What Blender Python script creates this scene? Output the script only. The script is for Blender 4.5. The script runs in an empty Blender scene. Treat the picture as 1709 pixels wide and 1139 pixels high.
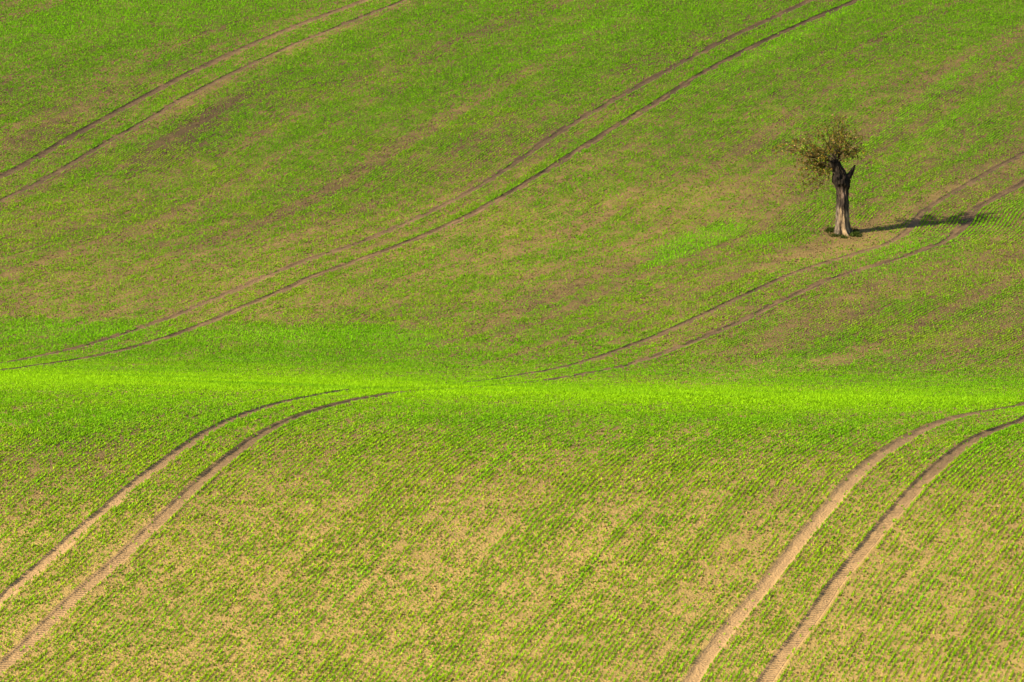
import bpy, math, random
import numpy as np

R = math.radians
rng = np.random.default_rng(11)
random.seed(5)
scene = bpy.context.scene

# ------------------------------------------------------------------ camera
F = 10350.0                       # focal length in photo pixels (photo 1709 x 1139)
CX, CY = 854.5, 569.5
PITCH = R(8.0)
CAM_Z = 34.0
cam_d = bpy.data.cameras.new('camera')
cam = bpy.data.objects.new('camera', cam_d)
scene.collection.objects.link(cam)
cam.location = (0, 0, CAM_Z)
cam.rotation_euler = (R(90) - PITCH, 0, 0)
cam_d.sensor_width = 36.0
cam_d.lens = 36.0 * F / 1709.0
cam_d.clip_start = 1.0
cam_d.clip_end = 6000.0
scene.camera = cam

# ------------------------------------------------------------------ light
SUN_EL = R(30)
SUN_DIR = np.array([-0.90, -0.44])            # horizontal direction towards the sun
SUN_DIR = SUN_DIR / np.linalg.norm(SUN_DIR)
world = bpy.data.worlds.new('World')
scene.world = world
world.use_nodes = True
nt = world.node_tree
bg = nt.nodes['Background']
sky = nt.nodes.new('ShaderNodeTexSky')
sky.sky_type = 'NISHITA'
sky.sun_disc = False
sky.sun_elevation = SUN_EL
sky.sun_rotation = math.atan2(SUN_DIR[0], SUN_DIR[1])
nt.links.new(sky.outputs[0], bg.inputs[0])
bg.inputs[1].default_value = 0.075
sun_d = bpy.data.lights.new('sun', 'SUN')
sun_d.energy = 5.0
sun_d.angle = R(0.5)
sun_d.color = (1.0, 0.87, 0.62)
sun = bpy.data.objects.new('sun', sun_d)
scene.collection.objects.link(sun)
sun.rotation_euler = (R(90) - SUN_EL, 0, math.atan2(SUN_DIR[1], SUN_DIR[0]) + R(90))
scene.view_settings.view_transform = 'Standard'
scene.view_settings.look = 'None'
scene.view_settings.exposure = 1.27
scene.view_settings.gamma = 1.0

# ------------------------------------------------------------------ noise helpers
def _hash(i, j, s):
    n = (i.astype(np.int64) * 374761393 + j.astype(np.int64) * 668265263 + s * 1442695041) & 0x7fffffff
    n = ((n ^ (n >> 13)) * 1274126177) & 0x7fffffff
    n = ((n ^ (n >> 16)) * 2246822519) & 0x7fffffff
    return ((n ^ (n >> 15)) & 0xffff) / 65535.0

def vnoise(x, y, s=0):
    x = np.asarray(x, float); y = np.asarray(y, float)
    xi = np.floor(x); yi = np.floor(y)
    fx = x - xi; fy = y - yi
    fx = fx * fx * fx * (fx * (fx * 6 - 15) + 10); fy = fy * fy * fy * (fy * (fy * 6 - 15) + 10)
    a = _hash(xi, yi, s); b = _hash(xi + 1, yi, s); c = _hash(xi, yi + 1, s); d = _hash(xi + 1, yi + 1, s)
    return (a * (1 - fx) + b * fx) * (1 - fy) + (c * (1 - fx) + d * fx) * fy

def fbm(x, y, s=0, o=4):
    t = 0; a = 0.5; n = 0
    for k in range(o):
        t = t + a * vnoise(x * 2 ** k + 17.3 * k, y * 2 ** k - 9.1 * k, s + k); n += a; a *= 0.55
    return t / n

def sstep(a, b, x):
    t = np.clip((x - a) / (b - a), 0, 1)
    return t * t * (3 - 2 * t)

# ------------------------------------------------------------------ terrain height
# distance at which each photo row meets the ground on the middle column
ROWS = [(1139, 150), (1020, 156.5), (900, 163), (800, 170), (750, 175.5), (700, 184), (670, 193.5), (655, 202.5),
        (647, 209), (639, 215), (625, 222.5), (600, 231), (500, 243.5), (390, 255), (200, 275), (0, 299)]
TILT = -0.018
def ray_z(d, v):
    return -d * np.tan(PITCH + np.arctan((v - CY) / F))
_cp = [(-2500, -30), (-900, -14), (-300, -4), (-60, -2.5), (0, -3.0), (40, -20), (90, -31.0), (125, -31.6)]
_cp += [(d, float(ray_z(d, v))) for v, d in ROWS]
_last = _cp[-1][1]
_cp += [(330, _last + 3.9), (380, _last + 9.5), (470, _last + 15), (650, _last + 17), (1000, _last + 11), (1800, _last + 22), (4000, _last + 40)]
_py = np.array([p[0] for p in _cp], float); _pz = np.array([p[1] for p in _cp], float)
def pchip(xs, ys):
    h = np.diff(xs); d = np.diff(ys) / h
    m = np.zeros_like(ys)
    m[0] = d[0]; m[-1] = d[-1]
    for i in range(1, len(xs) - 1):
        if d[i - 1] * d[i] > 0:
            w1 = 2 * h[i] + h[i - 1]; w2 = h[i] + 2 * h[i - 1]
            m[i] = (w1 + w2) / (w1 / d[i - 1] + w2 / d[i])
    def f(x):
        x = np.asarray(x, float)
        k = np.clip(np.searchsorted(xs, x) - 1, 0, len(xs) - 2)
        t = (x - xs[k]) / h[k]
        return ((1 + 2 * t) * (1 - t) ** 2 * ys[k] + t * (1 - t) ** 2 * h[k] * m[k]
                + t * t * (3 - 2 * t) * ys[k + 1] + t * t * (t - 1) * h[k] * m[k + 1])
    return f
_fz = pchip(_py, _pz)
_gy = np.arange(-2500, 4000, 0.5)
_gz = _fz(_gy)
_ker = np.exp(-0.5 * (np.arange(-16, 17) * 0.5 / 2.6) ** 2); _ker /= _ker.sum()
_gs = np.convolve(np.pad(_gz, 16, mode='edge'), _ker, mode='valid')

def zbase(x, y):
    x = np.asarray(x, float); y = np.asarray(y, float)
    z = np.interp(y, _gy, _gs)
    xt = 70 * np.tanh(x / 70)
    z = z + TILT * xt
    w = 1 - 0.8 * np.exp(-((y - 211) / 14) ** 2)
    z = z + w * 0.22 * (fbm((x - 0.45 * y) / 11, (y + 0.3 * x) / 26, 3, 2) - 0.5)
    far = sstep(60, 400, np.abs(x))
    z = z + far * 10 * (fbm(x / 260, y / 260, 8, 3) - 0.5)
    return z + CAM_Z

CPI, SPI = math.cos(PITCH), math.sin(PITCH)
def project(x, y, z):
    zc = z - CAM_Z
    dep = y * CPI - zc * SPI
    up = y * SPI + zc * CPI
    return CX + F * x / dep, CY - F * up / dep

_ys = np.arange(136, 345, 0.05)
def unproject(u, v):
    a = (u - CX) / F; b = (CY - v) / F
    dy = CPI + b * SPI; dz = -SPI + b * CPI; dx = a
    t = _ys / dy
    g = zbase(dx * t, _ys) - (CAM_Z + dz * t)
    k = np.argmax(g > 0)
    if k == 0:
        k = len(_ys) - 1 if g[0] <= 0 else 1
    f = g[k - 1] / (g[k - 1] - g[k]) if g[k] != g[k - 1] else 0
    y = _ys[k - 1] + 0.05 * float(np.clip(f, 0, 1))
    return dx * y / dy, y

# ------------------------------------------------------------------ tractor tracks (where the wheels ran)
T1A = [(0, 296), (47, 272.6), (93.6, 244.5), (140, 217.6), (173, 200), (235, 166), (300, 131), (347, 107.7), (393.6, 86.6), (440, 66.7), (499, 42), (546, 24.6), (611, 1.2)]
T1B = [(0, 335.8), (47, 314.7), (93.6, 289), (140, 261), (187, 232.8), (246, 201), (300, 167), (347, 142.8), (393.6, 119.4), (440, 98), (499, 71), (546, 52.7), (604, 29), (674.5, 1.2)]
T2A = [(0, 607.7), (58.5, 596.6), (117, 584), (175.5, 568), (249, 543), (292.6, 528.7), (345, 504), (409.6, 477.5), (446, 461), (523, 430.5), (584, 412), (646, 387.5), (707, 360), (769, 329), (815, 303), (861, 272), (920, 230), (990.5, 186), (1060.7, 147.5), (1131, 109), (1201, 72), (1271, 40), (1352, 2)]
T2B = [(0, 619.4), (58.5, 610.6), (117, 602), (175.5, 591.6), (234, 577), (292.6, 559.5), (351, 537.5), (409.6, 511), (446, 496.5), (523, 461), (584, 440), (661, 412), (723, 387.5), (784, 360), (845.6, 326), (903, 291), (955, 258), (1025.6, 214), (1096, 172), (1166, 126), (1236, 88), (1306.5, 54), (1377, 23), (1433, 0.7)]
T3A = [(0, 1002), (52.6, 957.5), (113, 905), (184, 844), (210, 821), (290, 760.6), (400, 695), (444, 680), (488, 668), (532, 659), (581, 651), (628, 648), (707, 644.5), (809.6, 635.5), (858, 628), (917, 618), (987, 600), (1049, 578.5), (1098, 560), (1180, 523), (1239, 495), (1311, 462), (1373, 440), (1428, 424), (1478, 410), (1510, 392), (1526, 374.6), (1534, 360), (1560, 341), (1604, 314.6), (1662.5, 281), (1709, 257.5)]
T3B = [(0, 1115.5), (39.5, 1081), (79, 1042), (118.5, 1002), (158, 968), (200, 934), (263, 873), (303, 834), (342, 797.5), (400, 751), (444, 721), (488, 700), (532, 684), (575.5, 672.6), (619, 663), (663, 656.5), (692.6, 653.6), (792, 648.6), (844, 643), (902, 637), (961, 627), (1016.5, 616.5), (1078, 600), (1136.5, 578.5), (1201, 552), (1253.5, 529), (1288, 509), (1341, 486), (1384.5, 465), (1458, 445), (1516, 427), (1548, 415.5), (1583.5, 399.5), (1610, 377.5), (1618.6, 360), (1627, 348), (1662.5, 331), (1709, 306)]
T4A = [(1154, 1139), (1180, 1097), (1225, 1039), (1267, 992), (1309, 939), (1359, 876), (1391, 841), (1414, 810), (1456.5, 770), (1493, 746), (1533, 723), (1572, 705.6), (1606.6, 695), (1651, 687), (1709, 678.5)]
T4B = [(1275, 1139), (1301, 1100), (1333, 1060), (1362, 1021), (1393, 973), (1438, 920), (1478, 871), (1504, 842), (1546, 796), (1588, 759.6), (1625, 733), (1664.5, 716), (1709, 703)]

YG = np.arange(-2600, 4100, 0.25)
def smooth(a, s):
    n = int(s / 0.25 * 3)
    k = np.exp(-0.5 * (np.arange(-n, n + 1) * 0.25 / s) ** 2); k /= k.sum()
    return np.convolve(np.pad(a, n, mode='edge'), k, mode='valid')

def line(px, s=0.7):
    w = sorted([unproject(u, v)[::-1] for u, v in px])
    y = np.array([p[0] for p in w]); x = np.array([p[1] for p in w])
    for i in range(1, len(y)):
        if y[i] < y[i - 1] + 0.05: y[i] = y[i - 1] + 0.05
    return y, x
def fill(own, ref, sh):
    """own: (y, x) samples; outside their range run parallel to ref + sh"""
    y, x = own
    g = np.interp(YG, y, x)
    if ref is not None:
        lo = YG < y[0]; hi = YG > y[-1]
        g[lo] = ref[lo] + (x[0] - np.interp(y[0], YG, ref))
        g[hi] = ref[hi] + (x[-1] - np.interp(y[-1], YG, ref))
    return g
W = {k: line(p) for k, p in dict(T1A=T1A, T1B=T1B, T2A=T2A, T2B=T2B, T3A=T3A, T3B=T3B, T4A=T4A, T4B=T4B).items()}
# a long guide made of T3 (near) and T2 (far)
t3y, t3x = W['T3A']; t2y, t2x = W['T2A']
far_ok = t2y > t3y[-1]
guide_y = np.concatenate([[-2600, t3y[0] - 20], t3y, t2y[far_ok], [t2y[-1] + 60, 4100]])
off = t3x[-1] - np.interp(t3y[-1], t2y, t2x)
gx_far = t2x[far_ok] + off
guide_x = np.concatenate([[t3x[0] - 4.0, t3x[0] - 4.0], t3x, gx_far, [gx_far[-1] + 18, gx_far[-1] + 18]])
guide = smooth(np.interp(YG, guide_y, guide_x), 4.0)
L = {}
for k in ('T3A', 'T3B', 'T2A', 'T2B', 'T1A', 'T1B', 'T4A', 'T4B'):
    L[k] = smooth(fill(W[k], guide, 0), 0.55)
L['T0A'] = L['T1A'] - 21.0; L['T0B'] = L['T1B'] - 21.0
L['T5A'] = L['T4A'] + 20.0; L['T5B'] = L['T4B'] + 20.0
ORDER = ['T0A', 'T0B', 'T1A', 'T1B', 'T2A', 'T2B', 'T3A', 'T3B', 'T4A', 'T4B', 'T5A', 'T5B']
RK = np.array([-42.9 - 1.05, -42.9 + 1.05, -21.45 - 1.05, -21.45 + 1.05, -1.05, 1.05, 21.45 - 1.05, 21.45 + 1.05, 42.0 - 1.05, 42 + 1.05, 62.5 - 1.05, 62.5 + 1.05])
for a, b in zip(ORDER, ORDER[1:]):              # keep the lines from ever touching
    L[b] = np.maximum(L[b], L[a] + 1.2)

def lines_at(y):
    return np.stack([np.interp(y, YG, L[k]) for k in ORDER])          # (12, n)
def x_of(r, y):
    """row coordinate r (scalar or array like y) -> x"""
    X = lines_at(y)
    r = np.broadcast_to(np.asarray(r, float), y.shape)
    k = np.clip(np.searchsorted(RK, r) - 1, 0, len(RK) - 2)
    i = np.arange(len(y))
    t = (r - RK[k]) / (RK[k + 1] - RK[k])
    x = X[k, i] + t * (X[k + 1, i] - X[k, i])
    x = np.where(r < RK[0], X[0] + (r - RK[0]), x)
    x = np.where(r > RK[-1], X[-1] + (r - RK[-1]), x)
    return x

def track_w(y):
    return 0.215 - 0.02 * sstep(200, 232, np.asarray(y, float))

def rut(r, y):
    """height of the pressed wheel rut and its little shoulder"""
    q = np.abs(np.asarray(r)[:, None] - RK[None, :])
    d = q.min(1)
    k = 0.25 / track_w(y); d = d * k + 0.035 * (fbm(np.asarray(y) / .35, np.asarray(r) * 2, 17, 2) - .5)
    dep = -(0.034 - 0.015 * sstep(205, 235, np.asarray(y, float))) * (1 - sstep(0.16, 0.28, d)) + 0.012 * np.exp(-((d - 0.36) / 0.07) ** 2)
    return dep

# ------------------------------------------------------------------ how the crop and the soil vary over the field
# (photo u, v, half-length, half-width, angle deg (up to the right positive), amount) : each marks a real patch of ground
LUSH = [
 (120, 552, 170, 20, 0, .42), (525, 560, 215, 17, -1, .50), (520, 590, 260, 20, 0, .16), (1165, 402, 72, 15, 20, 1.5), (1268, 400, 34, 9, 15, .55),
 (1545, 165, 160, 11, 38, .46), (1600, 190, 150, 7, 34, .35), (1290, 80, 170, 8, 27, .60), (965, 58, 150, 9, 26, .42), (1580, 395, 180, 24, 20, .45), (1130, 425, 90, 9, 25, .32), (560, 1010, 260, 6, 48, .35), (930, 1010, 180, 5, 50, .3), (1560, 960, 220, 7, 55, .35), (1600, 780, 160, 6, 38, .25), (760, 840, 200, 6, 45, .25),
 (1300, 455, 120, 9, 23, .18), (1000, 110, 420, 120, 25, .18), (180, 30, 330, 45, 10, .25), (1450, 60, 300, 60, 20, .12), (80, 100, 120, 60, 20, .10),
 (1650, 30, 140, 40, 30, .15), (560, 110, 250, 60, 24, .10), (1480, 640, 260, 26, 0, .12), (1130, 688, 420, 30, -1, .17), (250, 600, 330, 22, 0, .18),
 (330, 205, 110, 26, 32, -.5), (390, 120, 120, 12, 32, -.18), (800, 230, 90, 14, 36, -.30), (1150, 340, 150, 40, 12, -.05), (1620, 500, 110, 30, 22, -.12),
 (1625, 530, 60, 14, 20, -.10), (120, 400, 260, 70, 15, -.05), (640, 330, 300, 60, 20, -.06), (960, 400, 220, 45, 15, -.10), (1375, 412, 85, 15, 12, -.45),
 (1330, 428, 80, 12, 20, -.2), (1450, 374, 34, 10, 18, -.5), (1572, 386, 45, 12, 25, -.3), (780, 980, 330, 120, 30, -.05),
 (1120, 900, 130, 160, 40, -.06), (300, 250, 400, 60, 28, -.06), (1240, 305, 70, 18, 20, -.16), (95, 760, 150, 30, 10, -.12), (1330, 610, 200, 10, 8, -.15),
 (1270, 585, 110, 14, 18, -.12), (520, 505, 300, 16, 12, -.10), (1660, 660, 120, 8, 0, -.22), (1000, 470, 250, 40, 10, -.07), (480, 652, 70, 5, 3, -.3), (1005, 365, 55, 4, 28, -.45), (900, 400, 80, 4, 18, -.3), (962, 318, 26, 5, -50, -.35), (640, 480, 200, 5, 14, -.15),
]
def patches(u, v, tab):
    t = np.zeros_like(u)
    for (a, b, la, lb, ang, amt) in tab:
        c, s = math.cos(R(ang)), math.sin(R(ang))
        du, dv = u - a, -(v - b)
        p = (du * c + dv * s) / la; q = (-du * s + dv * c) / lb
        t += amt * np.exp(-(p * p) ** 1.5 - (q * q) ** 1.2)
    return t
def veff(u, v):
    return v - 0.018 * (u - CX)

def vfold(u, v):
    return veff(u, v) - np.interp(u, [-300, 0, 430, 900, 1330, 1709, 2000], [1, 2, 6, 10, 13, 12, 12])

def lushness(u, v, x, y, r):
    e = vfold(u, v)
    base = np.interp(e, [-60, 0, 120, 250, 420, 520, 570, 600, 618, 632, 648, 657, 670, 700, 740, 800, 900, 1050, 1200],
                        [.84, .80, .74, .68, .64, .65, .68, .73, .82, 1.0, 1.02, .88, .77, .72, .69, .67, .65, .64, .64])
    d = base + patches(u, v, LUSH)
    # drilled overlap on the left of the far slope starts at a clean line
    cut = sstep(528, 533, v - 0.016 * u) * (1 - sstep(690, 760, u)) * (v < 640)
    d = d + 0.10 * cut
    above = (1 - sstep(524, 535, v - 0.016 * u)) * sstep(480, 520, v) * (1 - sstep(690, 760, u))
    d = d - 0.22 * above * sstep(.5, .8, d)
    farw = sstep(600, 560, e) if False else 1 - sstep(560, 620, e)
    n1 = fbm(r / 3.2, (y + 3.0) / 16, 21, 4) - 0.5
    n2 = fbm(r / 0.55, y / 7.5, 31, 3) - 0.5
    n3 = fbm(x / 1.1, y / 1.6, 41, 3) - 0.5
    n4 = fbm(r / 0.9 + 5, y / 30, 35, 3) - 0.5
    n5 = fbm(r / 6, y / 22 + 4, 37, 3) - 0.5
    n6 = fbm(r / 0.34, y / 18 + 2, 39, 2) - 0.5
    d = d + (0.06 + 0.08 * farw) * n1 + (.20 + .20 * farw) * n2 + 0.12 * n3 + (.55 + .45 * farw) * n4 + .08 * farw * n5 + .60 * n6 + (.14 + .40 * farw) * (fbm(r / 3.2 + 9, y / 48 + 3, 43, 3) - .5) + .30 * np.exp(-((e - 648) / 45) ** 2) * (fbm(x / 1.6, y / 2.6, 55, 3) - 0.55)
    return d

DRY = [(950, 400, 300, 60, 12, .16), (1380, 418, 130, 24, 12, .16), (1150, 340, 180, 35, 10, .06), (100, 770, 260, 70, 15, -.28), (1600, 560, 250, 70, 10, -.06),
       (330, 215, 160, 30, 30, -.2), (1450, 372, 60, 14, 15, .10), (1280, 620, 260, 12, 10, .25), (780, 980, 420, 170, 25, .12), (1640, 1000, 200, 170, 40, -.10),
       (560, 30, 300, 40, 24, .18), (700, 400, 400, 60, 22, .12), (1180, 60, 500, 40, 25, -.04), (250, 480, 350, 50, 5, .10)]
def dry_shade(u, v, x, y, r):
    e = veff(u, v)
    base = np.interp(e, [0, 250, 450, 560, 640, 690, 740, 800, 900, 1100], [.17, .19, .29, .28, .36, .46, .56, .70, .84, .95])  # lower on the far slope: moister soil, plus its self-shadowing painted into the colour
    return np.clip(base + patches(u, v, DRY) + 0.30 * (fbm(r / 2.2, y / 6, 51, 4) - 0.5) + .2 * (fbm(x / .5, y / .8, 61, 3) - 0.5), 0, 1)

# ------------------------------------------------------------------ mesh and material helpers
def mesh_np(name, co, loops, starts, totals, mat, smooth_faces=False, attrs=()):
    me = bpy.data.meshes.new(name)
    me.vertices.add(len(co)); me.vertices.foreach_set('co', np.asarray(co, np.float32).ravel())
    me.loops.add(len(loops)); me.loops.foreach_set('vertex_index', np.asarray(loops, np.int32))
    me.polygons.add(len(starts)); me.polygons.foreach_set('loop_start', np.asarray(starts, np.int32))
    me.polygons.foreach_set('loop_total', np.asarray(totals, np.int32))
    me.polygons.foreach_set('use_smooth', np.full(len(starts), smooth_faces))
    for an, typ, data in attrs:
        a = me.attributes.new(an, typ, 'POINT')
        a.data.foreach_set('color' if typ == 'FLOAT_COLOR' else 'value', np.asarray(data, np.float32).ravel())
    me.update(calc_edges=True)
    me.materials.append(mat)
    o = bpy.data.objects.new(name, me)
    scene.collection.objects.link(o)
    return o
def tris(name, co, t, mat, smooth_faces=False, attrs=()):
    n = len(t)
    return mesh_np(name, co, np.asarray(t).ravel(), np.arange(n) * 3, np.full(n, 3), mat, smooth_faces, attrs)
def quads(name, co, q, mat, smooth_faces=True, attrs=()):
    n = len(q)
    return mesh_np(name, co, np.asarray(q).ravel(), np.arange(n) * 4, np.full(n, 4), mat, smooth_faces, attrs)
def tag(o, label, cat=None, kind=None, group=None):
    o['label'] = label
    if cat: o['category'] = cat
    if kind: o['kind'] = kind
    if group: o['group'] = group
    return o
def new_mat(name):
    m = bpy.data.materials.new(name); m.use_nodes = True
    t = m.node_tree; t.nodes.clear()
    out = t.nodes.new('ShaderNodeOutputMaterial')
    return m, t, out
def N(t, kind, **kw):
    n = t.nodes.new(kind)
    for k, v in kw.items():
        if isinstance(k, str) and hasattr(n, k): setattr(n, k, v)
    return n

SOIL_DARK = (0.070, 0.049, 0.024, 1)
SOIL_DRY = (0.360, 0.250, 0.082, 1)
def soil_material(name, track=False):
    m, t, out = new_mat(name)
    bs = N(t, 'ShaderNodeBsdfPrincipled'); bs.inputs['Roughness'].default_value = 1.0
    bs.inputs['Specular IOR Level'].default_value = 0.1
    t.links.new(bs.outputs[0], out.inputs[0])
    geo = N(t, 'ShaderNodeNewGeometry')
    dry_shade_at = N(t, 'ShaderNodeAttribute'); dry_shade_at.attribute_name = 'dry_shade'
    tr = N(t, 'ShaderNodeAttribute'); tr.attribute_name = 'tread'
    gr = N(t, 'ShaderNodeAttribute'); gr.attribute_name = 'cover'
    n1 = N(t, 'ShaderNodeTexNoise'); n1.inputs['Scale'].default_value = 9.0; n1.inputs['Detail'].default_value = 6; n1.inputs['Roughness'].default_value = .7
    n2 = N(t, 'ShaderNodeTexNoise'); n2.inputs['Scale'].default_value = 1.3; n2.inputs['Detail'].default_value = 5
    vo = N(t, 'ShaderNodeTexVoronoi'); vo.inputs['Scale'].default_value = 16.0
    for n in (n1, n2, vo): t.links.new(geo.outputs['Position'], n.inputs['Vector'])
    mx = N(t, 'ShaderNodeMath', operation='MULTIPLY_ADD'); mx.inputs[1].default_value = 0.7; mx.inputs[2].default_value = -0.35
    t.links.new(n1.outputs[0], mx.inputs[0])
    m2 = N(t, 'ShaderNodeMath', operation='MULTIPLY_ADD'); m2.inputs[1].default_value = 0.5; m2.inputs[2].default_value = -0.25
    t.links.new(n2.outputs[0], m2.inputs[0])
    a1 = N(t, 'ShaderNodeMath', operation='ADD'); t.links.new(mx.outputs[0], a1.inputs[0]); t.links.new(m2.outputs[0], a1.inputs[1])
    a2 = N(t, 'ShaderNodeMath', operation='ADD', use_clamp=True); t.links.new(a1.outputs[0], a2.inputs[0]); t.links.new(dry_shade_at.outputs['Fac'], a2.inputs[1])
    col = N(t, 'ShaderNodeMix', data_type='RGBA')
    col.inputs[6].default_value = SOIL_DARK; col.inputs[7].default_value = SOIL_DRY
    if track:
        col.inputs[6].default_value = (0.074, 0.050, 0.029, 1); col.inputs[7].default_value = (0.370, 0.235, 0.110, 1)
    t.links.new(a2.outputs[0], col.inputs[0])
    cv = N(t, 'ShaderNodeMix', data_type='RGBA'); cv.inputs[7].default_value = (0.085, 0.15, 0.012, 1)
    t.links.new(gr.outputs['Fac'], cv.inputs[0]); t.links.new(col.outputs[2], cv.inputs[6])
    t.links.new(cv.outputs[2], bs.inputs['Base Color'])
    hm = N(t, 'ShaderNodeMath', operation='MULTIPLY_ADD'); hm.inputs[1].default_value = 0.6
    t.links.new(vo.outputs['Distance'], hm.inputs[0]); t.links.new(n1.outputs[0], hm.inputs[2])
    bp = N(t, 'ShaderNodeBump'); bp.inputs['Strength'].default_value = 0.9; bp.inputs['Distance'].default_value = 0.04
    if not track: bp.inputs['Distance'].default_value = 0.06
    t.links.new(hm.outputs[0], bp.inputs['Height'])
    last = bp
    if track:
        b2 = N(t, 'ShaderNodeBump'); b2.inputs['Strength'].default_value = 1.0; b2.inputs['Distance'].default_value = 0.06
        t.links.new(tr.outputs['Fac'], b2.inputs['Height']); t.links.new(bp.outputs[0], b2.inputs['Normal'])
        last = b2
    t.links.new(last.outputs[0], bs.inputs['Normal'])
    return m
M_SOIL = soil_material('field_soil')
M_TRACK = soil_material('pressed_soil', True)

def leaf_material(name, trans=0.38, rough=0.7):
    m, t, out = new_mat(name)
    at = N(t, 'ShaderNodeAttribute'); at.attribute_name = 'tint'
    bs = N(t, 'ShaderNodeBsdfPrincipled'); bs.inputs['Roughness'].default_value = rough
    bs.inputs['Specular IOR Level'].default_value = 0.12
    tl = N(t, 'ShaderNodeBsdfTranslucent')
    mx = N(t, 'ShaderNodeMixShader'); mx.inputs[0].default_value = trans
    t.links.new(at.outputs['Color'], bs.inputs['Base Color']); t.links.new(at.outputs['Color'], tl.inputs['Color'])
    t.links.new(bs.outputs[0], mx.inputs[1]); t.links.new(tl.outputs[0], mx.inputs[2]); t.links.new(mx.outputs[0], out.inputs[0])
    return m
M_CROP = leaf_material('crop_leaf')
M_GRASS = leaf_material('grass_leaf')
M_LEAF = leaf_material('tree_leaf', 0.3, 0.55)

# ------------------------------------------------------------------ the ground: one sheet, woven along the drill rows
near_off = np.concatenate([np.arange(-0.56, -0.42, 0.07), np.arange(-0.40, 0.401, 0.04), np.arange(0.49, 0.57, 0.07)])
cols = [RK[:, None] + near_off[None, :]]
cols = np.unique(np.round(np.concatenate([c.ravel() for c in cols]), 4))
mids = np.arange(RK[0] - 8, RK[-1] + 8, 0.34)
mids = mids[np.abs(mids[:, None] - RK[None, :]).min(1) > 0.72]
outer = np.geomspace(1, 1900, 34)
cols = np.unique(np.concatenate([cols, mids, RK[0] - 8 - outer, RK[-1] + 8 + outer]))
rows = np.concatenate([-np.geomspace(6, 2400, 26)[::-1], np.arange(0, 140, 2.0), np.arange(140, 206, 0.08), np.arange(206, 332, 0.16), np.arange(332, 400, 2.0), np.geomspace(400, 3800, 40)])
nc, nr = len(cols), len(rows)
Cg, Rg = np.meshgrid(cols, rows)
yy = Rg.ravel(); rr = Cg.ravel()
xx = x_of(rr, yy)
zz0 = zbase(xx, yy)
core = (yy > 139) & (yy < 333) & (np.abs(rr - 9) < 62)
dd = np.abs(rr[:, None] - RK[None, :]).min(1)
dep = np.where(core, rut(rr, yy), rut(rr, yy) * 0.6)
zz = zz0 + dep + np.where(core, 0.012 * (fbm(xx / 0.13, yy / 0.2, 71, 2) - 0.5) + 0.04 * (fbm(xx / .6, yy / .9, 81, 2) - .5), 0)
uu, vv = project(xx, yy, zz0)
inside = (yy > 100) & (yy < 420)
uu = np.where(inside, uu, CX); vv = np.where(inside, vv, np.where(yy < 150, 1100, 60))
uu = np.clip(uu, -900, 2600); vv = np.clip(vv, -200, 1500)
dry_shade_v = dry_shade(uu, vv, xx, yy, rr)
# pressed earth in the wheel marks is bare; its dampness and painted self-shade follow the ground it lies on
wheel = np.argmin(np.abs(rr[:, None] - RK[None, :]), 1)
lug_wheel = np.isin(wheel, [ORDER.index('T3B'), ORDER.index('T4B'), ORDER.index('T2B')])
q = rr - RK[wheel]
s_al = yy * 1.1
lug = 0.5 + 0.5 * np.sin(2 * np.pi * (s_al / 0.185 + 1.2 * np.abs(q)))
tread = np.where((dd < 0.20), np.where(lug_wheel, 1.0, 0.25) * lug, 0.0)
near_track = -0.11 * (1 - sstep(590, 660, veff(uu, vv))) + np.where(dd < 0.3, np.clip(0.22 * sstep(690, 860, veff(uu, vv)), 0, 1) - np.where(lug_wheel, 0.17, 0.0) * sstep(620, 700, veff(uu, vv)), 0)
dry_shade_t = np.clip(dry_shade_v + near_track, 0, 1)
frame = (uu > -230) & (uu < 1940) & (vv > -160) & (vv < 1290) & inside
cover = np.where(frame, 0.0, 0.6)
co = np.stack([xx, yy, zz], 1)
ii = np.arange(nr - 1)[:, None] * nc + np.arange(nc - 1)[None, :]
Q = np.stack([ii, ii + 1, ii + nc + 1, ii + nc], -1).reshape(-1, 4)
cc = 0.5 * (cols[:-1] + cols[1:])
w_of = np.argmin(np.abs(cc[:, None] - RK[None, :]), 1)
is_tr = np.abs(cc - RK[w_of]) < 0.23
col_id = np.where(is_tr, w_of, -1)
quad_id = np.tile(col_id, nr - 1)
quad_row = np.repeat(np.arange(nr - 1), nc - 1)
on_row = (rows[quad_row] > 139) & (rows[quad_row] < 332)
quad_id = np.where(on_row, quad_id, -1)
def sub_sheet(name, sel, mat, dry_shade_in):
    q = Q[sel]
    used, inv = np.unique(q, return_inverse=True)
    return quads(name, co[used], inv.reshape(-1, 4), mat, True,
                 [('dry_shade', 'FLOAT', dry_shade_in[used]), ('tread', 'FLOAT', tread[used]), ('cover', 'FLOAT', cover[used])])
g = sub_sheet('field_ground', quad_id < 0, M_SOIL, dry_shade_v)
tag(g, 'brown tilled soil of two facing slopes of a rolling field', kind='structure')
TL = {'T1A': 'upper wheel track of the highest pair across the far slope', 'T1B': 'lower wheel track of the highest pair across the far slope',
      'T2A': 'upper wheel track of the long middle pair on the far slope', 'T2B': 'lower wheel track of the long middle pair on the far slope',
      'T3A': 'left wheel track of the pair curving over the near slope and up past the tree', 'T3B': 'right wheel track of the pair curving over the near slope and up past the tree',
      'T4A': 'left wheel track of the sandy pair at the right of the near slope', 'T4B': 'right wheel track of the sandy pair at the right of the near slope'}
for k, lab in TL.items():
    o = sub_sheet('tyre_track', quad_id == ORDER.index(k), M_TRACK, dry_shade_t)
    tag(o, lab, kind='structure')
for k in ('T0A', 'T0B', 'T5A', 'T5B'):
    sel = quad_id == ORDER.index(k)
    o = sub_sheet('tyre_track', sel, M_TRACK, dry_shade_t)
    tag(o, 'wheel track beyond the edge of the view', kind='structure')

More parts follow.
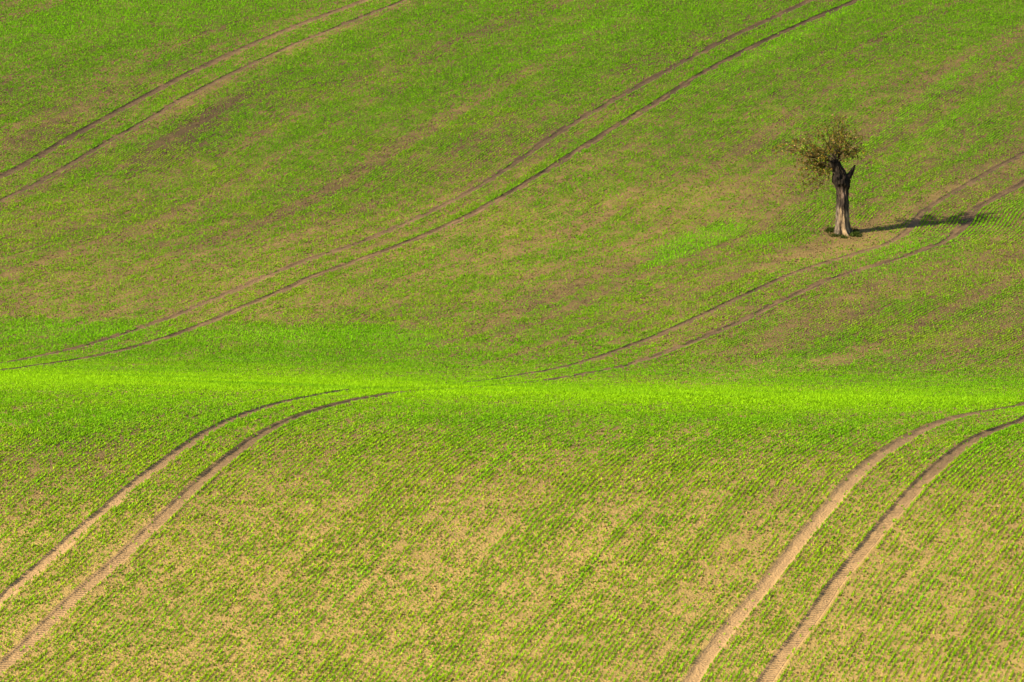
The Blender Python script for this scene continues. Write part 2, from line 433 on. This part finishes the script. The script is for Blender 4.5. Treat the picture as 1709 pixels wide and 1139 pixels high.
def ground_z(x, y, r):
    return zbase(x, y) + rut(r, y)

# ------------------------------------------------------------------ the young crop, sown in rows
TREE_UV = (1406, 389)
TX, TY = unproject(*TREE_UV)
TZ = float(zbase(np.array([TX]), np.array([TY]))[0])

ROW = 0.155
js = np.arange(math.floor((RK[2] - 30) / ROW), math.ceil((RK[9] + 14) / ROW))
px, py, pr = [], [], []
YB = np.arange(141, 331, 0.066)
for j in js:
    y = YB + rng.uniform(-0.033, 0.033, len(YB))
    r0 = j * ROW
    r0 = j * ROW
    x = x_of(r0 + 0.05 * (fbm(y / 1.7, np.full(len(y), j / 2.3), 101, 2) - .5), y)
    halfw = 0.0955 * y
    ok = np.abs(x) < halfw
    if ok.any():
        px.append(x[ok]); py.append(y[ok]); pr.append(np.full(ok.sum(), r0))
px = np.concatenate(px); py = np.concatenate(py); pr = np.concatenate(pr)
u_, v_ = project(px, py, zbase(px, py))
keep = (v_ > -120) & (v_ < 1230)
px, py, pr, u_, v_ = (a[keep] for a in (px, py, pr, u_, v_))
D = lushness(u_, v_, px, py, pr)
dw = np.abs(pr[:, None] - RK[None, :]).min(1)
clump = vnoise(py / 0.42, pr / ROW * 1.37 + 3.3, 77)
prob = np.clip(0.0 + 1.30 * np.clip(D, 0, 1.1), 0, 1.4) * (0.32 + 1.25 * clump ** 1.3)
prob = np.where(D > 1.0, np.maximum(prob, .92), np.clip(prob, 0, 1))
edge = track_w(py) + 0.09 * (fbm(py / 0.5, pr * 3.1, 13, 2) - 0.5)
prob = np.where(dw < edge, np.where((veff(u_, v_) > 634) & (veff(u_, v_) < 655), 0.5, 0.02), prob)
dt = np.hypot((px - TX) / 1.1, (py - TY) / 1.4)
prob = prob * sstep(.75, 1.25, dt + .5 * (fbm(px / .5, py / .6, 12, 2) - .5))
keep = rng.random(len(px)) < prob
px, py, pr, D = (a[keep] for a in (px, py, pr, D))
u_, v_ = u_[keep], v_[keep]
n = len(px)
jr = rng.normal(0, 0.008, n)
px = px + jr; 
pz = ground_z(px, py, pr)
Dc = np.clip(D, 0.1, 1.15)
E = vfold(u_, v_)
size = (0.70 + 0.42 * np.clip(Dc, 0, 1.1)) * rng.uniform(0.60, 1.30, n)
graze = np.exp(-((E - 645) / 38) ** 2); core_v = np.exp(-((E - 643) / 14) ** 2)
size *= 1 - 0.45 * graze * (1 - core_v)
# leaf colour: tired yellow-green where thin, full green where lush, yellow-bright in the damp valley
val = np.exp(-((E - 643) / np.where(E < 643, 22, 34)) ** 2) * np.clip(2.2 * fbm(px / 7, E / 4, 93, 4) - .25, 0, 1)
nearw = sstep(655, 800, E)
g_dark = np.array([0.105, 0.290, 0.002]); g_mid = np.array([0.165, 0.375, 0.002]); g_yel = np.array([0.330, 0.410, 0.010]); g_val = np.array([0.265, 0.500, 0.0005])
mixy = np.clip(np.interp(E, [0, 120, 300, 540, 600, 640], [.04, .06, .26, .28, .14, .10]) + 0.34 * nearw + 0.55 * (fbm(px / 2.5, py / 3.0, 91, 3) - 0.5) + rng.normal(0, 0.12, n) * (1 + nearw) + .25 * (0.5 - Dc), 0, 1)[:, None]
mixd = np.clip(0.50 * (1 - nearw) + rng.normal(0, 0.25, n), 0, 1)[:, None] * (1 - val[:, None])
tint = g_mid * (1 - mixd) + g_dark * mixd
tint = tint * (1 - mixy) + g_yel * mixy
val = val * np.interp(u_, [0, 1350, 1650], [1, 1, .45])
tint = tint * (1 - 0.72 * val[:, None]) + g_val * 0.72 * val[:, None]
fresh = (np.clip(patches(u_, v_, [q_ for q_ in LUSH if q_[5] > .2]), 0, .6) * 1.1)[:, None]
tint = tint * (1 - fresh) + np.array([0.195, 0.490, 0.001]) * fresh
tint *= 1 + rng.uniform(-.3, .3, (n, 1)) * (0.55 + 0.45 * nearw[:, None])

def blades(name, sel, nb, two, length, width, mat, tint, seed, lean=(0.35, 1.05)):
    g = np.random.default_rng(seed)
    idx = np.repeat(np.nonzero(sel)[0], nb)
    m = len(idx)
    az = g.uniform(0, 2 * np.pi, m); le = g.uniform(lean[0], lean[1], m)
    ln = length * size[idx] * g.uniform(0.65, 1.25, m); wd = width * g.uniform(0.75, 1.25, m) * (0.7 + 0.3 * size[idx])
    bx = px[idx] + g.normal(0, 0.010, m); by = py[idx] + g.normal(0, 0.030, m); bz = pz[idx] - 0.008
    dx, dy = np.cos(az), np.sin(az)
    tw = az + np.pi / 2 + g.uniform(-.6, .6, m)
    sx, sy = np.cos(tw) * wd / 2, np.sin(tw) * wd / 2
    c = tint[idx] * g.uniform(0.75, 1.25, (m, 1))
    if two:
        l1 = ln * 0.55; h1 = l1 * np.cos(le * 0.6); o1 = l1 * np.sin(le * 0.6)
        l2 = ln * 0.45; le2 = np.minimum(le * 1.5, 1.9); h2 = h1 + l2 * np.cos(le2); o2 = o1 + l2 * np.sin(le2)
        P = np.stack([np.stack([bx - sx, by - sy, bz], 1), np.stack([bx + sx, by + sy, bz], 1),
                      np.stack([bx + dx * o1 + sx, by + dy * o1 + sy, bz + h1], 1), np.stack([bx + dx * o1 - sx, by + dy * o1 - sy, bz + h1], 1),
                      np.stack([bx + dx * o2, by + dy * o2, bz + h2], 1)], 1).reshape(-1, 3)
        b = (np.arange(m) * 5)[:, None]
        T = np.concatenate([b + [[0, 1, 2]], b + [[0, 2, 3]], b + [[3, 2, 4]]])
        cc = np.repeat(c, 5, 0)
    else:
        h2 = ln * np.cos(le); o2 = ln * np.sin(le)
        P = np.stack([np.stack([bx - sx, by - sy, bz], 1), np.stack([bx + sx, by + sy, bz], 1), np.stack([bx + dx * o2, by + dy * o2, bz + h2], 1)], 1).reshape(-1, 3)
        T = np.arange(m * 3).reshape(-1, 3)
        cc = np.repeat(c, 3, 0)
    cc = np.concatenate([cc, np.ones((len(cc), 1))], 1)
    return P, T, cc
A1 = blades('near', py < 202, 7, True, 0.084, 0.018, M_CROP, tint, 1, (0.25, 0.95))
A2 = blades('far', py >= 202, 7, False, 0.076, 0.028, M_CROP, tint, 2, (0.25, 1.0))
P = np.concatenate([A1[0], A2[0]]); T = np.concatenate([A1[1], A2[1] + len(A1[0])]); Cc = np.concatenate([A1[2], A2[2]])
crop = tris('young_crop', P, T, M_CROP, False, [('tint', 'FLOAT_COLOR', Cc)])
tag(crop, 'young green cereal shoots sown in rows over the whole field', 'crop', 'stuff')
print('tufts', n, 'tris', len(T))
del P, T, Cc, A1, A2

# ------------------------------------------------------------------ clods of earth and bits of straw between the rows
nC = 260000
cy = np.sqrt(rng.uniform(142 ** 2, 325 ** 2, nC)); cx = rng.uniform(-1, 1, nC) * 0.092 * cy
cz = zbase(cx, cy)
cu, cv_ = project(cx, cy, cz)
m = (cv_ > -60) & (cv_ < 1200)
cx, cy, cz, cu, cv_ = cx[m], cy[m], cz[m], cu[m], cv_[m]
X = lines_at(cy); dl = np.abs(X - cx[None, :]).min(0)
m = dl > 0.34
cx, cy, cz, cu, cv_ = cx[m], cy[m], cz[m], cu[m], cv_[m]
nC = len(cx)
octv = np.array([[1, 0, 0], [0, 1, 0], [-1, 0, 0], [0, -1, 0], [0, 0, 1.0], [0, 0, -1]])
octf = np.array([[0, 1, 4], [1, 2, 4], [2, 3, 4], [3, 0, 4], [1, 0, 5], [2, 1, 5], [3, 2, 5], [0, 3, 5]])
sz = 0.014 + 0.03 * rng.random(nC) ** 3
V = octv[None] * sz[:, None, None] * rng.uniform(0.6, 1.35, (nC, 6, 3)) * np.array([1, 1, 0.75])
V = V + np.stack([cx, cy, cz + sz * 0.3], 1)[:, None, :]
F_ = (octf[None] + (np.arange(nC) * 6)[:, None, None]).reshape(-1, 3)
dry_shade_c = np.clip(dry_shade(cu, cv_, cx, cy, cx) + rng.normal(-0.22, 0.25, nC), 0, 1)
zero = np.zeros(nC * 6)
cl = tris('soil_clods', V.reshape(-1, 3), F_, M_SOIL, False, [('dry_shade', 'FLOAT', np.repeat(dry_shade_c, 6)), ('tread', 'FLOAT', zero), ('cover', 'FLOAT', zero)])
tag(cl, 'small crumbs and clods of earth lying between the rows', 'clods', 'stuff')

# ------------------------------------------------------------------ the old pollard tree
def tube(pts, rad, sides=6, cap=True):
    """tapered tube along pts -> verts, tris"""
    pts = np.asarray(pts, float); V = []; T = []
    t = np.gradient(pts, axis=0); t /= np.linalg.norm(t, axis=1)[:, None] + 1e-9
    ref = np.array([0.31, 0.2, 0.93]) if abs(t[0][2]) < 0.9 else np.array([1, 0.1, 0.0])
    for i, (p, d) in enumerate(zip(pts, t)):
        a = np.cross(d, ref); a /= np.linalg.norm(a); b = np.cross(d, a)
        for k in range(sides):
            th = 2 * math.pi * k / sides
            V.append(p + rad[i] * (a * math.cos(th) + b * math.sin(th)))
    for i in range(len(pts) - 1):
        for k in range(sides):
            A = i * sides + k; B = i * sides + (k + 1) % sides
            T += [(A, B, B + sides), (A, B + sides, A + sides)]
    if cap:
        V.append(pts[-1]); c = len(V) - 1; o = (len(pts) - 1) * sides
        T += [(o + k, o + (k + 1) % sides, c) for k in range(sides)]
    return np.array(V), np.array(T)

def bark_material():
    m, t, out = new_mat('bark')
    at = N(t, 'ShaderNodeAttribute'); at.attribute_name = 'tint'
    tc = N(t, 'ShaderNodeTexCoord')
    mp = N(t, 'ShaderNodeMapping'); mp.inputs['Scale'].default_value = (14, 14, 3.2)
    n1 = N(t, 'ShaderNodeTexNoise'); n1.inputs['Scale'].default_value = 1.0; n1.inputs['Detail'].default_value = 6
    t.links.new(tc.outputs['Object'], mp.inputs[0]); t.links.new(mp.outputs[0], n1.inputs['Vector'])
    rp = N(t, 'ShaderNodeMapRange'); rp.inputs[1].default_value = .3; rp.inputs[2].default_value = .7; rp.inputs[3].default_value = .3; rp.inputs[4].default_value = 1.6
    t.links.new(n1.outputs[0], rp.inputs[0])
    mu = N(t, 'ShaderNodeVectorMath', operation='SCALE'); t.links.new(at.outputs['Color'], mu.inputs[0]); t.links.new(rp.outputs[0], mu.inputs['Scale'])
    bs = N(t, 'ShaderNodeBsdfPrincipled'); bs.inputs['Roughness'].default_value = .9; bs.inputs['Specular IOR Level'].default_value = .15
    t.links.new(mu.outputs[0], bs.inputs['Base Color'])
    bp = N(t, 'ShaderNodeBump'); bp.inputs['Distance'].default_value = .04; t.links.new(n1.outputs[0], bp.inputs['Height']); t.links.new(bp.outputs[0], bs.inputs['Normal'])
    t.links.new(bs.outputs[0], out.inputs[0])
    return m
M_BARK = bark_material()

tree = bpy.data.objects.new('pollard_tree', None)
scene.collection.objects.link(tree)
tree.location = (TX, TY, TZ)
tag(tree, 'lone old pollarded tree with charred dark head and sparse autumn leaves', 'tree')

# trunk: rings (height, centre x, centre y, radius x, radius y)
prof = np.array([(-0.25, .03, 0, .44, .44), (0.0, .02, 0, .375, .37), (0.08, .015, 0, .325, .32), (0.22, .005, 0, .285, .28), (0.5, 0, 0, .258, .255),
                 (0.9, -.01, 0, .245, .245), (1.3, -.005, 0, .245, .24), (1.6, -.005, 0, .238, .24), (1.8, -.02, 0, .235, .24), (1.95, -.04, 0, .265, .26), (2.1, -.065, 0, .315, .30),
                 (2.25, -.07, .0, .33, .31), (2.4, -.085, .0, .285, .28), (2.55, -.12, .0, .245, .25), (2.7, -.18, 0, .205, .22), (2.85, -.25, 0, .19, .20), (2.98, -.30, 0, .19, .17), (3.06, -.32, 0, .13, .12), (3.08, -.32, 0, .03, .03)])
NR, NS = 110, 64
hs = np.linspace(prof[0, 0], prof[-1, 0], NR)
ring = np.stack([np.interp(hs, prof[:, 0], prof[:, k]) for k in range(1, 5)], 1)
V = np.zeros((NR, NS, 3)); Ct = np.zeros((NR, NS, 3))
th = np.linspace(0, 2 * np.pi, NS, endpoint=False)
pale = np.array([0.26, 0.185, 0.110]); grey = np.array([0.085, 0.07, 0.058]); char = np.array([0.013, 0.009, 0.007]); rust = np.array([0.17, 0.085, 0.04]); pink = np.array([0.30, 0.20, 0.15])
for i, h in enumerate(hs):
    cxx, cyy, rx, ry = ring[i]
    flare = np.exp(-max(h, -.1) / 0.16)
    head = float(sstep(1.75, 2.15, h))
    ang = th + 0.12 * h
    k = 1 + 0.04 * np.sin(15 * ang + 1.3) * (1 - .6 * head) + 0.06 * np.sin(9 * ang + 2.5 * vnoise(np.cos(th) * 2 + 5, np.full(NS, h * 1.2), 4)) * (1 - .5 * head)
    k += flare * 0.22 * np.sin(5 * th + .7) + flare * .10 * np.sin(8 * th)
    k += (0.10 + 0.55 * head) * (fbm(np.cos(th) * 1.7 + 4 + np.sin(th) * 1.3, h * 3.1 + np.sin(th) * 1.7, 15, 4) - 0.5)
    k += 0.05 * (fbm(np.cos(th) * 7, h * 6 + np.sin(th) * 7, 19, 2) - .5)
    k += head * 0.42 * (fbm(np.cos(th) * 3.4 + 4, h * 5.5 + np.sin(th) * 3.4, 45, 3) - .5)
    for (bt, bh, bw, bz, ba) in ((math.pi, 2.16, .45, .10, .16), (-1.1, 2.0, .35, .09, .15), (-.2, 1.95, .4, .10, .22), (-2.2, 2.35, .4, .10, .16), (-1.5, 2.3, .3, .08, -.22), (-1.0, 2.2, .25, .06, -.2), (-1.35, 1.72, .25, .09, -.10), (-.15, 1.5, .25, .10, -.12)):
        k += ba * np.exp(-((h - bh) / bz) ** 2) * np.exp(-(np.angle(np.exp(1j * (th - bt))) / bw) ** 2)
    knot = np.exp(-((h - 1.22) / 0.16) ** 2) * np.exp(-((np.angle(np.exp(1j * (th + np.pi / 2 - .05)))) / 0.42) ** 2)
    k += 0.20 * knot
    V[i, :, 0] = cxx + 1.06 * rx * k * np.cos(th); V[i, :, 1] = cyy + 1.06 * ry * k * np.sin(th); V[i, :, 2] = h
    nz = fbm(np.cos(th) * 3 + 9, h * 2.2 + np.sin(th) * 3, 25, 4) - 0.5
    st = fbm(th * 5.5, np.full(NS, h * 0.9), 27, 3)
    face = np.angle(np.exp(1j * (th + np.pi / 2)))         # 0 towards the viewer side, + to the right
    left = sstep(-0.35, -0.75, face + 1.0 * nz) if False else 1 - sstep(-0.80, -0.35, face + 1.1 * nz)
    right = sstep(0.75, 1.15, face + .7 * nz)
    dark = np.clip(sstep(.95, 1.25, h + 1.5 * nz + 0.15 * left) , 0, 1)
    bare = np.exp(-((h - 1.62) / 0.2) ** 2) * np.exp(-((face - .12) / .30) ** 2)
    c = pale[None] * (0.15 + 1.6 * st[:, None])
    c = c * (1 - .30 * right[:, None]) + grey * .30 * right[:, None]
    rs = sstep(.56, .70, st) * (1 - sstep(.4, .9, h))
    c = c * (1 - .6 * rs[:, None]) + rust * .6 * rs[:, None]
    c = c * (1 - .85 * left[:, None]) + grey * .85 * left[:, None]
    dk = (char * 2.0 * (1 - head) + char * head)
    fl = sstep(.56, .72, fbm(th * 9 + 3, np.full(NS, h * 6.5), 61, 3)) * (1 - .8 * head)
    fd = sstep(.58, .70, fbm(th * 8 + 7, np.full(NS, h * 4.0), 67, 3)) * sstep(.1, .5, h)
    c = c * (1 - .75 * fd[:, None]) + dk * 1.4 * .75 * fd[:, None]
    dark = dark * (1 - .55 * fl)
    c = c * (1 - dark[:, None]) + dk * dark[:, None]
    c = c * (1 - .62 * bare[:, None]) + pink * .62 * bare[:, None]
    c = c * (1 - .92 * np.clip(knot, 0, 1)[:, None]) + char * 1.2 * .92 * np.clip(knot, 0, 1)[:, None]
    Ct[i] = c
iv = np.arange(NR * NS).reshape(NR, NS)
q = np.stack([iv[:-1], np.roll(iv[:-1], -1, 1), np.roll(iv[1:], -1, 1), iv[1:]], -1).reshape(-1, 4)
Cf = np.concatenate([Ct.reshape(-1, 3), np.ones((NR * NS, 1))], 1)
o = quads('trunk', V.reshape(-1, 3), q, M_BARK, True, [('tint', 'FLOAT_COLOR', Cf)]); o.parent = tree

def wood(name, V, T, c, label=None):
    n = len(V)
    cc = np.concatenate([np.tile(np.array(c), (n, 1)) * np.random.default_rng(n).uniform(.7, 1.3, (n, 1)), np.ones((n, 1))], 1)
    o = tris(name, V, T, M_BARK, True, [('tint', 'FLOAT_COLOR', cc)]); o.parent = tree
    if label: o['label'] = label
    return o
# broken limb on the right, lopped limbs on the head
sp = np.array([(.02, -.03, 2.12), (.15, -.03, 2.30), (.27, -.02, 2.42), (.36, -.01, 2.56), (.43, .0, 2.68), (.50, .0, 2.84)])
Vs, Ts = tube(sp, [.17, .15, .125, .10, .075, .022], 12)
Vs = Vs + np.random.default_rng(3).normal(0, .012, Vs.shape)
wood('broken_limb', Vs, Ts, char * 1.5, 'short broken dark limb stub')
for pts, rad in (([(-.15, .12, 2.15), (-.1, .25, 2.4), (-.06, .33, 2.6)], [.16, .12, .07]), ([(-.2, -.12, 2.1), (-.33, -.2, 2.3), (-.36, -.22, 2.42)], [.17, .13, .05])):
    Vs, Ts = tube(np.array(pts), rad, 10); wood('lopped_limb', Vs, Ts, char * 1.3)

# shoots: start, end (x right, y away, z up), sag
g = np.random.default_rng(42)
shoots = []
def sh(a, b, sag=0.0): shoots.append((np.array(a, float), np.array(b, float), sag))
head = (-.30, 0, 2.95)
for b in [(-2.7, -.35, 3.62), (-2.45, .1, 3.75), (-2.1, .3, 3.95), (-1.75, -.1, 3.30), (-1.45, .75, 3.9), (-1.35, -.75, 3.75), (-1.15, .1, 4.15), (-.85, -.5, 4.1), (-.7, .75, 4.3),
          (-.45, 0, 4.55), (-.2, -.55, 4.6), (-.05, .5, 4.75), (.15, -.1, 4.7), (.3, .6, 4.35), (.45, -.6, 4.15), (.65, .15, 4.0), (.85, -.25, 3.60), (.88, .4, 3.45), (.55, -.8, 3.35),
          (-.25, .9, 4.0), (-.3, -.95, 3.85), (-.95, -.95, 3.35), (-1.0, 1.0, 3.4)]:
    a = np.array(head) + g.normal(0, .09, 3) * np.array([1, 1, .6])
    sh(a, b, g.uniform(-.18, .12))
for b in [(-1.75, -.2, 2.75), (-1.75, .2, 2.95), (-1.3, -.35, 2.0), (-1.6, -.3, 2.2), (-1.1, -.1, 1.9), (-1.2, .25, 2.45), (-.95, -.2, 2.4), (-.9, .3, 2.8), (.3, -.3, 3.2), (-1.45, .15, 2.55)]:
    sh((-.32, g.uniform(-.15, .15), 2.55 + g.uniform(-.1, .25)), b, g.uniform(-.35, -.2))
tips = []
for a, b, sag in shoots:
    Lr = np.linalg.norm(b - a); nseg = 9
    tt = np.linspace(0, 1, nseg)
    pts = a[None] + (b - a)[None] * tt[:, None]
    pts[:, 2] += -sag * 4 * tt * (1 - tt) * 0.8
    wob = np.cumsum(g.normal(0, .022, (nseg, 3)), 0); wob[0] = 0
    pts += wob * Lr * 0.7
    r0 = 0.006 + 0.009 * Lr
    V_, T_ = tube(pts, r0 * (1 - tt) ** 0.8 + 0.003, 5)
    Vs, Ts = [V_], [T_]; off_ = len(V_)
    for _ in range(int(5 + 5 * Lr)):
        k = g.uniform(.28, 1.0); i = min(int(k * (nseg - 1)), nseg - 2); f = k * (nseg - 1) - i
        s = pts[i] * (1 - f) + pts[i + 1] * f
        d = (b - a) / Lr + g.normal(0, .75, 3); d[2] += .25; d /= np.linalg.norm(d)
        l = g.uniform(.18, .55)
        tw = np.array([s, s + d * l * .5 + g.normal(0, .03, 3), s + d * l + np.array([0, 0, -.03])])
        V_, T_ = tube(tw, [.006, .005, .003], 4)
        Vs.append(V_); Ts.append(T_ + off_); off_ += len(V_)
        for kk in np.linspace(.25, 1, int(5 + 11 * l)):
            tips.append(s + (tw[2] - s) * kk + g.normal(0, .035, 3))
    for kk in np.linspace(.45, 1, int(7 * Lr)):
        i = min(int(kk * (nseg - 1)), nseg - 2); tips.append(pts[i] + g.normal(0, .05, 3))
    wood('branch', np.concatenate(Vs), np.concatenate(Ts), np.array([.060, .044, .030]))
tips = np.array(tips); nl = len(tips)
print('leaves', nl)
keepl = g.random(nl) < 1.0
tips = tips[keepl]; nl = len(tips)
pal = np.array([(.070, .090, .006), (.100, .100, .008), (.12, .085, .014), (.16, .10, .02), (.24, .19, .025), (.045, .065, .006), (.34, .23, .11)])
lx = tips[:, 0]
wts = np.stack([np.full(nl, .24), np.full(nl, .2), np.full(nl, .2) + .14 * (lx < -.8), np.full(nl, .13) + .18 * (lx < -1.2), np.full(nl, .08) + .10 * (tips[:, 2] < 2.8), np.full(nl, .2), .02 + .16 * (lx < -1.6)], 1)
wts /= wts.sum(1, keepdims=True)
pick = (g.random(nl)[:, None] > np.cumsum(wts, 1)).sum(1).clip(0, 6)
lc = pal[pick] * np.array([1.22, 1.12, .9]) * g.uniform(.75, 1.25, (nl, 1))
d1 = g.normal(0, 1, (nl, 3)); d1[:, 2] -= .5; d1 /= np.linalg.norm(d1, axis=1)[:, None]
d2 = np.cross(d1, g.normal(0, 1, (nl, 3))); d2 /= np.linalg.norm(d2, axis=1)[:, None]
n3 = np.cross(d1, d2)
ll = g.uniform(.06, .115, nl)[:, None]; lw = ll * g.uniform(.5, .75, (nl, 1))
Vl = np.stack([tips, tips + d1 * ll * .5 + d2 * lw * .5 + n3 * ll * .12, tips + d1 * ll, tips + d1 * ll * .5 - d2 * lw * .5 + n3 * ll * .12], 1).reshape(-1, 3)
b = (np.arange(nl) * 4)[:, None]
Tl = np.concatenate([b + [[0, 1, 2]], b + [[0, 2, 3]]])
o = tris('crown', Vl, Tl, M_LEAF, False, [('tint', 'FLOAT_COLOR', np.concatenate([np.repeat(lc, 4, 0), np.ones((nl * 4, 1))], 1))])
o.parent = tree

# ------------------------------------------------------------------ grass left standing round the foot of the trunk
ng = 1200
an = g.uniform(0, 2 * np.pi, ng); ra = 0.40 + 0.42 * g.random(ng) ** 1.3
px = TX + .05 + ra * 1.0 * np.cos(an); py = TY + ra * 1.15 * np.sin(an) - .05
kp = g.random(ng) < 1.6 * (fbm(px * 2.6, py * 2.0, 5, 3) - .25)
px, py = px[kp], py[kp]; ng = len(px)
pz = zbase(px, py); pr = np.zeros(ng); size = g.uniform(.6, 1.3, ng)
gt = np.array([.045, .070, .008]) * g.uniform(.6, 1.4, (ng, 1)) * np.array([1, 1, 1])
P, T, Cc = blades('grass', np.ones(ng, bool), 5, False, 0.15, 0.03, M_GRASS, gt, 9)
o = tris('grass', P, T, M_GRASS, False, [('tint', 'FLOAT_COLOR', Cc)])
tag(o, 'dark green grass ring left round the foot of the tree', 'grass', 'stuff')
